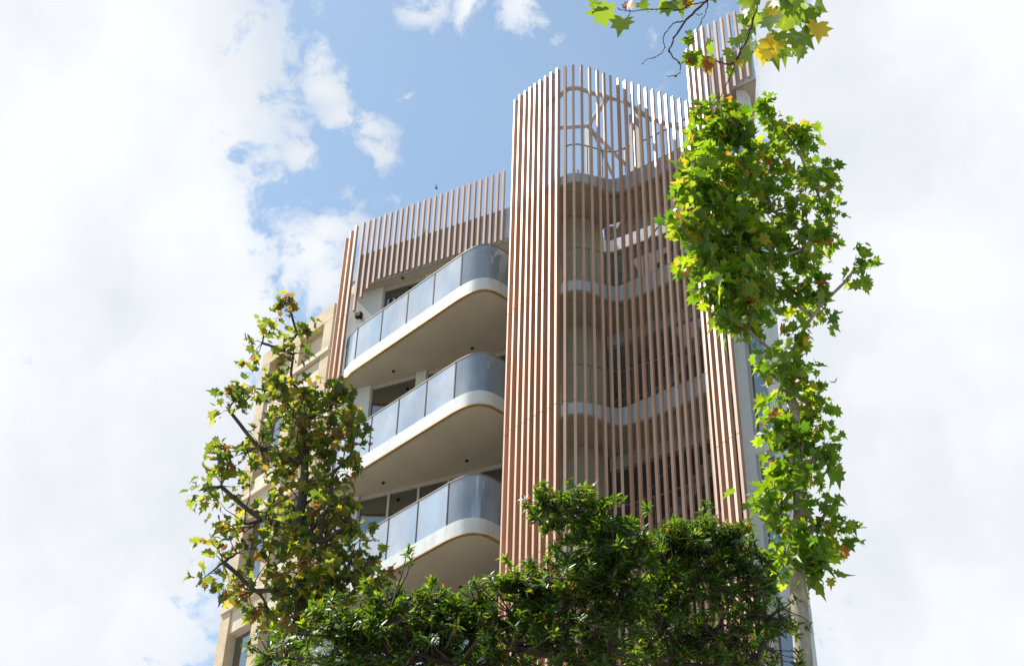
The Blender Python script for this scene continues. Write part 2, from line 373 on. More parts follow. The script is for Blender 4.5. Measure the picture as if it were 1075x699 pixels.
def apartments(T, levels, wall_a, wall_b, win, soffit_z, first):
    T = np.array(T, float); A = np.array(wall_a); Bp = np.array(wall_b); L = np.linalg.norm(Bp - A); t = (Bp - A) / L; n = np.array([t[1], -t[0]])
    for li, zb in enumerate(levels):
        left, cv = balcony_path(T); edge = left + cv
        z = Z0 + zb
        e = [np.array(q) for q in edge]
        back = [np.array((.3, 27.3)) + T, np.array((-4.11, 29.5)) + T]
        root = MB(); root.prism([tuple(q) for q in offset(e, .05)] + [tuple(q) for q in back], z + .012, z + TH - .01)
        bal = root.build('balcony', M['soffit'], B)
        m = MB(); m.wall(e, .05, z + .015, z + TH); m.build('fascia', M['white'], bal, smooth=False)
        m = MB(); m.wall(offset(e, -.006), .062, z - .012, z + .0148); m.build('bronze_strip', M['bronze'], bal)
        g = offset(e, .045); zt = z + TH
        # straight glass panels along the splayed front, then the curved corner
        a, b = g[2], g[3]; K = 4
        segs = [(g[1], g[2], 'glass_front')] + [(a + (b - a) * i / K, a + (b - a) * (i + 1) / K, 'glass_front') for i in range(K)]
        for (q0, q1, mt) in segs:
            dd = (q1 - q0) / np.linalg.norm(q1 - q0); m = MB(); m.wall([q0 + dd * .012, q1 - dd * .012], .017, zt + .005, zt + 1.04); m.build('glass_panel', M[mt], bal)
            m = MB(); jn = np.array([-dd[1], dd[0]]); m.wall([q0 - dd * .016 - jn * .008, q0 + dd * .016 - jn * .008], .034, zt + .002, zt + 1.041); m.build('glass_joint', M['darkmetal'], bal)
        m = MB(); m.wall([b - dd * .016 - jn * .008, b + dd * .016 - jn * .008], .034, zt + .002, zt + 1.041); m.build('glass_joint', M['darkmetal'], bal)
        m = MB(); m.wall(g[3:], .017, zt + .005, zt + 1.04); m.build('glass_panel', M['glass_curve'], bal)
        m = MB(); m.wall(offset(g, -.012), .040, zt + 1.042, zt + 1.066); m.build('handrail', M['rail'], bal)
        # recessed ceiling lights
        for q in ((-2.77, 28.24), (-.91, 27.3)):
            m = MB(); q = np.array(q) + T; m.tube([(*q, z + .016), (*q, z - .02)], .035, 10); m.build('ceiling_light', M['darkmetal'], bal)
        # wall, windows under this soffit
    for li, zs in enumerate(soffit_z):
        zf = zs - 2.7
        wlist = win[min(li, len(win) - 1)]
        # wall solid segments between windows
        cur = 0.
        zsW, zfW = Z0 + zs, Z0 + zf
        m = MB()
        for (s0, s1, _) in wlist:
            if s0 > cur + .01:
                m = MB(); m.wall([A + t * cur, A + t * s0], .25, zfW - .4, zsW + .1); m.build('wall', M['white'], B)
            cur = s1
        if cur < L: m = MB(); m.wall([A + t * cur, Bp], .25, zfW - .4, zsW + .1); m.build('wall', M['white'], B)
        for (s0, s1, pn) in wlist:
            q0, q1 = A + t * s0, A + t * s1
            fr = MB(); fw = .055
            fr.wall([q0 + n * -.05, q1 + n * -.05], .10, zsW - .10, zsW + .08)
            fr.wall([q0 + n * -.05, q1 + n * -.05], .10, zfW - .4, zfW + .06)
            xs = [s0 + (s1 - s0) * k / pn for k in range(pn + 1)]
            for x in xs:
                xa = max(s0, x - fw / 2); xb = min(s1, x + fw / 2)
                fr.wall([A + t * xa - n * .047, A + t * xb - n * .047], .10, zfW + .061, zsW - .101)
            w = fr.build('window', M['frame'], B)
            for k in range(pn):
                m = MB(); m.wall([A + t * (xs[k] + fw / 2 + .001) - n * .09, A + t * (xs[k + 1] - fw / 2 - .001) - n * .09], .012, zfW + .062, zsW - .102)
                m.build('pane', M['glass'], w)
                if (li * 3 + k * 2 + pn) % 4 == 1:
                    xa, xb = xs[k] + .08, xs[k] + (xs[k + 1] - xs[k]) * (.35 + .3 * ((li + k) % 2)); nn2 = max(8, int((xb - xa) * 40))
                    m = MB(); m.wall([A + t * (xa + (xb - xa) * i / nn2) - n * (.30 + .022 * math.sin(i * 1.9)) for i in range(nn2 + 1)], .006, zfW + .07, zsW - .06); m.build('curtain', M['curtain'], w)
    # room volume behind the glass: floors, back wall
    for li, zs in enumerate(soffit_z):
        m = MB(); q = [A - n * .28, Bp - n * .28, Bp - n * 4.2, A - n * 4.2]
        m.prism([tuple(x) for x in q], Z0 + zs + .105, Z0 + zs + .30); m.build('floor_slab', M['soffit'], B)
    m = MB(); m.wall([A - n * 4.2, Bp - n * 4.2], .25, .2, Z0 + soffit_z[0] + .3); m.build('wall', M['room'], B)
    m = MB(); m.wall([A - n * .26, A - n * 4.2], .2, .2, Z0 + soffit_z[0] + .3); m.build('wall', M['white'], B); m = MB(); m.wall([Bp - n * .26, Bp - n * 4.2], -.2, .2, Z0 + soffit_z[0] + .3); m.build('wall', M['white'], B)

W_A, W_B = (-4.14, 29.18), (.36, 27.09)
# windows: (start, end, panes) along the wall, top storey first
WIN = [[(.96, 2.14, 1), (2.41, 4.5, 2)], [(.89, 2.10, 1), (2.37, 4.6, 2)], [(.87, 4.6, 5)], [(.87, 4.6, 4)]]
SOF = [7.58, 4.48, 1.31, -1.84, -5.0, -8.17, -11.34]
apartments((0, 0), LV, W_A, W_B, WIN, SOF, True)
# left corner fins (full height) and the band of short fins before the parapet
bay((-3.92, 28.68), -26.6, (0, 0), 26, .1615, (9.70, 9.90), 8.62, 7.48, [6.67, 7.05, 7.28, 7.42],
    [])
for (x, y, dx, dy, zt) in ((-4.37, 29.10, .45, -1, 9.51), (-4.24, 28.91, .6, -.8, 9.61), (-4.11, 28.79, .85, -.5, 9.68)):
    tt = np.array([dx, dy]) / math.hypot(dx, dy); nn = np.array([tt[1], -tt[0]])
    fin((x, y), tt, nn, 3.7, Z0 + zt, [Z0 + j for j in (6.59, 3.42, .25, -2.92, -6.1)], w=.058, d=.09)
# parapet band and top soffit
tB = np.array([math.cos(math.radians(-26.6)), math.sin(math.radians(-26.6))]); nB = np.array([tB[1], -tB[0]])
pb = np.array((-4.01, 28.72)); pe = pb + tB * 4.4
m = MB(); m.wall([pb - nB * .07, pe - nB * .07], .12, Z0 + 7.60, Z0 + 8.62); m.build('parapet', M['grey'], B)
m = MB(); m.prism([tuple(pb - nB * .20), tuple(pe - nB * .20), (.3, 27.9), (-3.85, 29.9), (-4.16, 29.3)], Z0 + 7.585, Z0 + 7.95); m.build('roof_slab', M['soffit'], B)
# downlight in the top soffit
for q in ((-2.77, 28.41),):
    m = MB(); m.tube([(*q, Z0 + 7.59), (*q, Z0 + 7.555)], .035, 10); m.build('ceiling_light', M['darkmetal'], B)
# side wall of the block behind the corner fins
m = MB(); m.wall([(-4.24, 29.3), (-3.6, 33.5)], -.2, .2, Z0 + 8.2); m.build('wall', M['grey'], B)
# floodlight on the white wall, small vent grille
def wall_pt(s, off=0):
    A = np.array(W_A); Bq = np.array(W_B); t = (Bq - A) / np.linalg.norm(Bq - A); n = np.array([t[1], -t[0]]); return A + t * s + n * off, t, n
c, t, n = wall_pt(.40, .16)
m = MB(); m.obox(c, t, n, .17, .11, Z0 + 6.67, Z0 + 6.81); m.obox(c - n * .11, t, n, .05, .06, Z0 + 6.70, Z0 + 6.77); fl = m.build('wall_light', M['darkmetal'], B, bevel=.006)
m = MB(); m.obox(c + n * .004, t, n, .13, .003, Z0 + 6.685, Z0 + 6.795); m.build('lens', M['bronze'], fl)
c, t, n = wall_pt(.42, .02); m = MB()
for k in range(5): m.obox(c, t, n, .26, .02, Z0 + 4.26 + k * .025, Z0 + 4.274 + k * .025)
m.build('vent_grille', M['frame'], B)

# ---- second bay to the right (partly in frame): same make
C2 = np.array((3.95, 22.12)); T2 = (7.72, -5.75)
for (x, y, dx, dy, zt) in ((3.80, 22.36, .5, -.75, 9.30), (3.89, 22.22, .6, -.75, 9.48), (3.99, 22.08, .65, -.7, 9.66), (4.10, 21.95, .7, -.6, 9.62)):
    tt = np.array([dx, dy]) / math.hypot(dx, dy); nn = np.array([tt[1], -tt[0]])
    fin((x, y), tt, nn, 3.7, Z0 + zt, [Z0 + j for j in (7.75, 4.6, 1.45, -1.75, -4.9)], w=.058, d=.10)
a2 = math.radians(-35); t2 = np.array([math.cos(a2), math.sin(a2)]); n2 = np.array([t2[1], -t2[0]])
for i in range(6):
    p = np.array((4.22, 21.83)) + t2 * .165 * i
    lo = [5.9, 6.6, 7.0, 7.15][i] if i < 4 else 7.25
    fin(p, t2, n2, Z0 + lo, Z0 + 9.56, (), w=.055, d=.08)
pb = np.array((4.14, 21.92)); pe = pb + t2 * 1.0
m = MB(); m.wall([pb - n2 * .07, pe - n2 * .07], .12, Z0 + 7.36, Z0 + 8.42); m.build('parapet', M['grey'], B)
m = MB(); m.prism([tuple(pb - n2 * .20), tuple(pe - n2 * .20), (5.4, 24.5), (4.5, 24.5)], Z0 + 7.345, Z0 + 7.7); m.build('roof_slab', M['soffit'], B)
WA2 = np.array((4.14, 22.30)); WB2 = WA2 + t2 * .9
SOF2 = [7.34, 4.28, 1.11, -2.04, -5.2, -8.37, -11.54]
def end_wall():
    cur_s = (.30, .95)
    for k, zs in enumerate(SOF2):
        z1 = Z0 + zs; z0 = Z0 + SOF2[k + 1] if k + 1 < len(SOF2) else .2
        m = MB(); m.wall([WA2, WA2 + t2 * .3], .25, z0 + .003, z1); m.build('wall', M['white'], B)
        m = MB(); m.wall([WA2 + t2 * .70, WB2], .25, z0 + .003, z1); m.build('wall', M['white'], B)
        m = MB(); m.wall([WA2 + t2 * .301, WA2 + t2 * .699], .25, z0 + .003, z0 + .42); m.build('wall', M['white'], B)
        fr = MB()
        for a_, b_ in ((.301, .35), (.65, .699)): fr.wall([WA2 + t2 * a_ - n2 * .06, WA2 + t2 * b_ - n2 * .06], .08, z0 + .423, z1)
        fr.wall([WA2 + t2 * .351 - n2 * .06, WA2 + t2 * .649 - n2 * .06], .08, z1 - .12, z1 - .001); w = fr.build('window', M['frame'], B)
        m = MB(); m.wall([WA2 + t2 * .352 - n2 * .09, WA2 + t2 * .648 - n2 * .09], .012, z0 + .424, z1 - .122); m.build('pane', M['glass'], w)
        m = MB(); m.prism([tuple(WA2 - n2 * .26), tuple(WB2 - n2 * .26), (5.25, 24.5), (4.5, 24.5)], z1 - .25, z1 - .002); m.build('floor_slab', M['soffit'], B)
    m = MB(); m.wall([WB2 + t2 * .001, (5.45, 28.0)], .2, .2, Z0 + 7.34); m.build('wall', M['white'], B)
end_wall()

# ------------------------------------------------------------------ the sandstone neighbour
NB = empty('sandstone_building', (-8, 33, 0), 'older sandstone block with a flat parapet, beyond the left corner of the finned apartment building', 'building')
C = np.array((-4.68, 30.4)); tn = np.array((-.683, .731)); nn_ = np.array((-.731, -.683)); top = 27.97
tr = -nn_                                             # the return goes back from the street
def nbx(name, s0, s1, o0, o1, z0, z1, mat, parent=NB):
    a = C + tn * s0 + nn_ * o0; b = C + tn * s1 + nn_ * o0; c_ = C + tn * s1 + nn_ * o1; d_ = C + tn * s0 + nn_ * o1
    m = MB(); m.prism([tuple(a), tuple(b), tuple(c_), tuple(d_)], z0, z1); return m.build(name, mat, parent, bevel=.01)
LN = 3.1
m = MB()
def nbm(s0, s1, o0, o1, z0, z1):
    q = [C + tn * s0 + nn_ * o0, C + tn * s1 + nn_ * o0, C + tn * s1 + nn_ * o1, C + tn * s0 + nn_ * o1]; m.prism([tuple(x) for x in q], z0, z1)
nbm(0, LN, -.35, -6, 0, top - .3)                    # body
bays = [(.36, 1.36), (1.72, 2.72)]
floors = [top - 1.55 - 3.2 * k for k in range(8)]
cur = 0
for (s0, s1) in bays + [(LN, LN)]:
    nbm(cur, s0, 0, -.349, 0, top); cur = s1
nbm(.001, LN, 0.004, -.345, top - .48, top + .004)
nb_wall = m.build('wall', M['sand'], NB)
for z in [top - 1.48] + floors[1:]:
    m = MB(); nbm(-.02, LN, .05, -.30, z - .14, z); m.build('string_course', M['sandtrim'], NB)
for bi, (s0, s1) in enumerate(bays):
    for k, z in enumerate(floors):
        zt = top - .5 if k == 0 else floors[k - 1] - .75
        zb_ = z + (.16 if k == 0 else .45)
        if k > 0: m = MB(); nbm(s0, s1, -.05, -.33, floors[k - 1] - .75, floors[k - 1] - .14); m.build('wall_panel', M['sandtrim'], NB)
        m = MB(); nbm(s0, s1, -.05, -.33, z, zb_); m.build('wall_panel', M['sandtrim'], NB)
        m = MB(); nbm(s0, s1, -.2, -.26, zb_, zb_ + .07); nbm(s0, s1, -.2, -.26, zt - .07, zt); nbm(s0, s0 + .06, -.2, -.26, zb_ + .07, zt - .07); nbm(s1 - .06, s1, -.2, -.26, zb_ + .07, zt - .07)
        w = m.build('window', M['frame'], NB)
        m = MB(); nbm(s0 + .06, s1 - .06, -.23, -.24, zb_ + .07, zt - .07); m.build('pane', M['glass'] if k else M['sandtrim'], w)
# a lower wing set back on the right return
m = MB(); m.prism([tuple(C + nn_ * -.3), tuple(C + nn_ * -5), tuple(C + nn_ * -5 - tn * 2.4), tuple(C + nn_ * -.9 - tn * 2.4)], 0, top - .25)
m.build('wing_wall', M['sand'], NB)

# ------------------------------------------------------------------ roof plants and the bird
for j, (q, lab) in enumerate((((-3.0, 28.75), 'green potted plant on the roof terrace, nearer the left corner'), ((-2.4, 28.42), 'green potted plant on the roof terrace, nearer the tower'))):
    root = empty('potted_plant', (*q, Z0 + 7.95), lab, 'plant', 'potted plants on the roof terrace')
    m = MB(); m.tube([(*q, Z0 + 7.951), (*q, Z0 + 8.35)], [.14, .18], 10); m.build('pot', M['darkmetal'], root)
    m = MB()
    for k in range(26):
        a = rnd.uniform(0, 6.28); r = rnd.uniform(.1, .3); h = rnd.uniform(.4, .85)
        p = np.array([*q, Z0 + 8.35]); e = p + np.array([math.cos(a) * r, math.sin(a) * r, h]); s = np.array([-math.sin(a), math.cos(a), 0]) * .03; mid = p + (e - p) * .6 + np.array([0, 0, .05])
        m.add([p - s * .4, mid - s, e, mid + s, p + s * .4], [(0, 1, 2, 3, 4)])
    m.build('leaves', M['leaf_evergreen'], root)
bp = at_d(458.3, 197.8, 105)
m = MB()
m.tube([bp + np.array([-.2, 0, 0]), bp + np.array([-.1, 0, .02]), bp + np.array([.03, 0, .03]), bp + np.array([.13, 0, .03]), bp + np.array([.2, 0, .02])], [.015, .05, .065, .04, .008], 8)
for s_ in (-1, 1):
    m.add([bp + np.array([.06, 0, .05]), bp + np.array([-.06, 0, .05]), bp + np.array([-.12, s_ * .3, .14]), bp + np.array([-.02, s_ * .35, .12])], [(0, 1, 2, 3)])
tag(m.build('bird', M['bird']), 'tiny dark bird flying in the blue sky above the fins of the left bay', 'bird')

# ------------------------------------------------------------------ trees
PLANE_LEAF = np.array([(0, 0), (.16, -.10), (.42, -.04), (.30, .14), (.56, .28), (.33, .42), (.38, .66), (.15, .62), (0, 1.0), (-.15, .62), (-.38, .66), (-.33, .42), (-.56, .28), (-.30, .14), (-.42, -.04), (-.16, -.10)])
LANCE = np.array([(0, 0), (.10, .22), (.135, .5), (.08, .8), (0, 1.0), (-.08, .8), (-.135, .5), (-.10, .22)])
def leaves_mesh(name, pos, dirs, nrm, size, shape, mat, parent, fold=.15, droop=.15):
    n = len(pos); k = len(shape)
    dirs = dirs / np.linalg.norm(dirs, axis=1, keepdims=True)
    side = np.cross(dirs, nrm); side /= (np.linalg.norm(side, axis=1, keepdims=True) + 1e-9); nrm = np.cross(side, dirs)
    if shape is PLANE_LEAF: hub = np.array([0, .3])
    else: hub = np.array([0, .5])
    sh = np.vstack([shape, hub[None]])
    x = sh[:, 0][None, :, None]; y = sh[:, 1][None, :, None]; s = size[:, None, None]
    fd = (fold * nr.uniform(.2, 1.8, n))[:, None, None]; dp = (droop * nr.uniform(-.3, 2, n))[:, None, None]
    V = pos[:, None, :] + s * (x * side[:, None, :] + y * dirs[:, None, :] + (np.abs(x) * fd - y * y * dp) * nrm[:, None, :])
    kk = k + 1; V = V.reshape(-1, 3)
    base = (np.arange(n) * kk)[:, None]
    tri = np.array([(k, i, (i + 1) % k) for i in range(k)]).reshape(-1)
    idx = (base + tri[None, :]).reshape(-1)
    me = bpy.data.meshes.new(name); nf = n * k
    me.vertices.add(len(V)); me.vertices.foreach_set('co', V.astype(np.float32).reshape(-1))
    me.loops.add(nf * 3); me.loops.foreach_set('vertex_index', idx.astype(np.int32))
    me.polygons.add(nf); me.polygons.foreach_set('loop_start', np.arange(0, nf * 3, 3, dtype=np.int32))
    try: me.polygons.foreach_set('loop_total', np.full(nf, 3, dtype=np.int32))
    except Exception: pass
    me.materials.append(mat); me.update(calc_edges=True); me.validate()
    o = bpy.data.objects.new(name, me); COL.objects.link(o)
    if parent is not None: o.parent = parent; o.matrix_parent_inverse = parent_inv(parent)
    return o
def wob(a, b, n, amp):
    a = np.array(a, float); b = np.array(b, float); L = np.linalg.norm(b - a); out = []
    off = nr.normal(0, amp * L, (n + 1, 3)); off = np.cumsum(off, 0) * .5
    for i in range(n + 1):
        u = i / n; out.append(a + (b - a) * u + (off[i] - off[n] * u) * (1 if 0 < i < n else 0))
    return out
def tree(name, label, base, fork, blobs, kind, trunk_r, group=None, seed=0, cat='tree', forks=()):
    """blobs: (px, py, D, radius in metres, tips, stretch) survey positions of the foliage masses"""
    global nr; nr = np.random.default_rng(seed)
    root = empty(name, (base[0], base[1], .13), label, cat, group)
    wood = MB(); F_ = np.array(fork, float); Bs = np.array([base[0], base[1], .0])
    tp = wob(Bs, F_, 6, .03); wood.tube(tp, [trunk_r * (1.25 - .6 * i / 6) for i in range(7)], 12, False)
    nodes = [F_] + [np.array(q, float) for q in forks]
    for a_, b_ in zip(nodes[:-1], nodes[1:]): wood.tube(wob(a_, b_, 5, .04), np.linspace(trunk_r * .65, trunk_r * .4, 6), 8, False)
    limbs = [(q, trunk_r * .5) for q in nodes]
    bl = []
    for b in blobs:
        c = at_d(b[0], b[1], b[2]); bl.append((c, b[3], b[4], b[5] if len(b) > 5 else 1.0))
    bl.sort(key=lambda q: np.linalg.norm(q[0] - F_))
    P, Dr, Nm, Sz = [], [], [], []
    for (c, r, ntip, st) in bl:
        j = min(limbs, key=lambda q: np.linalg.norm(q[0] - c) + .25 * np.linalg.norm(q[0] - F_) * .3)
        dist = np.linalg.norm(j[0] - c); r1 = max(.014, min(j[1], .012 + .02 * r * 2)); 
        path = wob(j[0], c, max(3, int(dist * 2.2)), .05); wood.tube(path, np.linspace(min(j[1], r1 * 1.8), r1, len(path)), 7, False)
        for q in path[1:]: limbs.append((q, r1))
        # tips
        tips = []
        if kind == 'autumn': ntip = int(ntip * (.34 if c[0] > -4.9 else .42))
        if kind == 'plane': ntip = int(ntip * .66)
        if kind == 'evergreen': ntip = int(ntip * 1.12)
        while len(tips) < ntip:
            v = nr.normal(size=3); v /= np.linalg.norm(v); rr = nr.uniform(.2, 1.0) ** .6 * (1 if nr.uniform() < .82 else nr.uniform(1.0, 1.65))
            v = v * rr * r * np.array([1, st, 1]) * (1 + .18 * math.sin(7 * v[0] + 5 * v[2] + c[0] * 3))
            if v[2] < -.75 * r: continue
            tips.append(c + v)
        subs = [c + (q - c) * .5 for q in tips[::6]]
        for q in subs:
            pth = wob(c, q, 3, .09); wood.tube(pth, np.linspace(r1 * .8, r1 * .45, 4), 5, False)
        hubs = [c] + subs
        for q in tips:
            h = min(hubs, key=lambda z: np.linalg.norm(z - q)); pth = wob(h, q, 3, .08)
            wood.tube(pth, np.linspace(max(.006, r1 * .38), .0035, 4), 4, False)
            out = (q - c); out = out / (np.linalg.norm(out) + 1e-6)
            if kind == 'evergreen':
                k = nr.integers(15, 23); ax = out * .6 + np.array([0, 0, .7]) + nr.normal(0, .25, 3); ax /= np.linalg.norm(ax)
                for i in range(k):
                    a = nr.normal(size=3); a -= ax * (a @ ax); a /= np.linalg.norm(a)
                    d = a * nr.uniform(.5, 1.1) + ax * nr.uniform(.0, .9) + np.array([0, 0, -.15])
                    P.append(q - ax * nr.uniform(0, .10)); Dr.append(d); Nm.append(ax + nr.normal(0, .2, 3)); Sz.append(nr.uniform(.055, .112))
            else:
                k = nr.integers(5, 9)
                for i in range(k):
                    off = nr.normal(0, .09, 3); a = nr.uniform(0, 6.28)
                    d = np.array([math.cos(a), math.sin(a), nr.uniform(-.9, .15)]) + out * .5
                    nm = np.array([0, 0, 1.0]) + nr.normal(0, .45, 3)
                    P.append(q + off); Dr.append(d); Nm.append(nm); Sz.append(nr.uniform(.07, .21) if kind == 'plane' else nr.uniform(.08, .19))
    wood.build('trunk', M['bark_dark'] if kind != 'plane' else M['bark_plane'], root, smooth=True)
    mat = {'evergreen': 'leaf_evergreen', 'plane': 'leaf_right', 'autumn': 'leaf_left'}[kind]
    leaves_mesh('crown', np.array(P), np.array(Dr), np.array(Nm), np.array(Sz), LANCE if kind == 'evergreen' else PLANE_LEAF, M[mat], root,
                fold=.25 if kind == 'evergreen' else .45, droop=.2 if kind == 'evergreen' else .42)
    return root, wood

# right plane tree, bright green
rb = [(768, 128, 15.0, .30, 24), (745, 150, 15.2, .38, 30), (738, 185, 15, .36, 30), (729, 195, 14.8, .20, 13), (757, 190, 15.3, .50, 44), (732, 235, 15, .30, 24), (716, 238, 14.9, .12, 7), (745, 232, 15.4, .50, 44),
      (742, 268, 15.2, .36, 30), (765, 255, 15.5, .55, 46), (770, 300, 15.3, .40, 36), (757, 305, 15.1, .22, 16), (768, 335, 15.2, .22, 16), (735, 125, 15.1, .10, 5), (762, 128, 15.1, .25, 18),
      (795, 170, 15.6, .45, 44), (812, 222, 15.8, .55, 54), (792, 262, 15.6, .40, 34), (815, 305, 15.8, .40, 30), (790, 330, 15.5, .28, 16), (806, 120, 15.5, .22, 12), (832, 150, 15.8, .35, 22), (855, 190, 16, .35, 22), (842, 262, 15.9, .40, 26), (872, 240, 16.1, .30, 16), (862, 320, 16, .32, 18), (838, 355, 15.8, .25, 12), (895, 285, 16.2, .22, 9), (822, 395, 15.8, .34, 24), (850, 425, 16, .35, 24), (818, 450, 15.9, .30, 20), (842, 485, 16, .40, 30), (820, 525, 16, .34, 26), (868, 480, 16.2, .25, 12), (858, 550, 16.1, .38, 26), (832, 590, 16, .40, 32)]
rt_base = tuple(at_d(842, 680, 16.2)[:2]); rt_f = tuple(at_d(836, 590, 16.1)); rt_g = tuple(at_d(822, 400, 15.9))
tree('plane_tree', 'bright green plane tree whose lobed leaves reach in from the right edge, over the fins', rt_base, rt_f, rb, 'plane', .15, 'plane trees', 3, forks=[rt_g])

# left plane tree, turning to autumn
lb = [(306, 330, 19, .22, 12), (303, 312, 19, .12, 5), (312, 350, 19, .20, 10), (308, 372, 19, .22, 14), (306, 402, 19, .34, 26), (322, 418, 19, .22, 16), (352, 400, 18.6, .15, 10), (358, 412, 18.5, .18, 9), (345, 430, 18.8, .32, 26),
      (318, 440, 19, .55, 44), (362, 445, 18.6, .30, 17), (372, 458, 18.4, .24, 11), (386, 444, 18.3, .12, 5), (384, 455, 18.3, .09, 4), (345, 465, 18.8, .45, 30), (368, 478, 18.5, .22, 11), (316, 485, 19, .55, 44), (350, 495, 18.7, .35, 22),
      (318, 530, 19, .60, 52), (348, 530, 18.6, .45, 32), (366, 522, 18.4, .24, 11), (368, 548, 18.4, .30, 17), (340, 568, 18.6, .60, 56), (312, 575, 19, .55, 48), (370, 580, 18.3, .36, 26), (385, 592, 18.2, .26, 15), (383, 606, 18.1, .26, 15), (362, 605, 18.3, .45, 36),
      (335, 612, 18.6, .55, 50), (310, 620, 19, .55, 46), (350, 640, 18.5, .45, 32), (320, 660, 18.9, .5, 34), (308, 690, 19, .4, 24),
      (275, 360, 19.2, .35, 20), (278, 410, 19.2, .5, 36), (272, 470, 19.2, .6, 50), (275, 545, 19.2, .65, 56), (268, 620, 19.2, .6, 50), (240, 430, 19.3, .35, 20), (232, 510, 19.3, .5, 34), (235, 590, 19.3, .5, 34)]
tree('plane_tree', 'plane tree at the left with sparse olive and yellowing autumn leaves, before the sandstone block', tuple(at_d(311, 699, 19.1)[:2]), tuple(at_d(314, 650, 19.0)), lb, 'autumn', .13, 'plane trees', 5, forks=[tuple(at_d(318, 555, 18.9)), tuple(at_d(322, 470, 18.9))])

# evergreen trees along the bottom
def ever(label, base, fork, blobs, seed): return tree('evergreen_tree', label, base, fork, blobs, 'evergreen', .17, 'dense dark evergreen trees in front of the building', seed)
ever('dark evergreen tree at the foot of the lowest visible balcony, with a low flat top', (-1.9, 13.6), (-1.7, 13.5, 6.4),
     [(345, 640, 13.2, .22, 14), (355, 672, 13.2, .45, 48), (400, 632, 13.2, .24, 18), (385, 660, 13.2, .42, 46), (425, 655, 13, .45, 52), (415, 690, 13, .5, 50), (455, 632, 13, .24, 18), (468, 655, 13, .42, 46), (420, 625, 13.2, .12, 7), (450, 690, 13, .5, 50), (495, 638, 13, .26, 20), (505, 662, 13, .42, 44), (490, 692, 13.1, .5, 48), (300, 692, 13.6, .4, 30), (370, 700, 13.2, .5, 40)], 21)
ever('tallest dark evergreen tree, its leafy peak rising before the brown fin tower', (1.1, 13.2), (1.0, 13.1, 6.6),
     [(585, 535, 12.8, .34, 30), (610, 522, 12.8, .20, 13), (612, 540, 12.8, .34, 32), (568, 528, 12.8, .14, 8), (634, 558, 12.8, .26, 22), (620, 575, 12.8, .38, 40), (642, 575, 12.8, .45, 52), (668, 574, 12.9, .25, 20), (575, 612, 12.9, .32, 34), (545, 606, 12.9, .20, 15), (528, 612, 12.9, .16, 10), (615, 610, 12.8, .48, 54), (655, 615, 12.9, .45, 48), (545, 635, 13, .45, 48),
      (590, 645, 12.9, .48, 50), (635, 655, 12.9, .48, 46), (540, 680, 13, .5, 44), (590, 690, 13, .5, 40), (640, 695, 13, .5, 36)], 22)
ever('sunlit evergreen tree with a domed top below the right end of the fin tower', (2.6, 13.9), (2.5, 13.8, 6.6),
     [(730, 562, 13.4, .30, 30), (748, 562, 13.4, .18, 12), (708, 568, 13.4, .24, 20), (690, 574, 13.5, .18, 13), (700, 585, 13.4, .42, 46), (745, 580, 13.4, .42, 46), (768, 575, 13.4, .30, 26), (690, 625, 13.4, .45, 46), (735, 620, 13.4, .48, 50), (770, 560, 13.4, .15, 9), (775, 620, 13.5, .45, 44), (700, 665, 13.4, .5, 42), (750, 665, 13.4, .5, 42), (690, 698, 13.5, .4, 26), (740, 700, 13.5, .5, 30), (800, 600, 13.5, .3, 20), (805, 650, 13.5, .4, 32), (795, 695, 13.5, .45, 32)], 23)
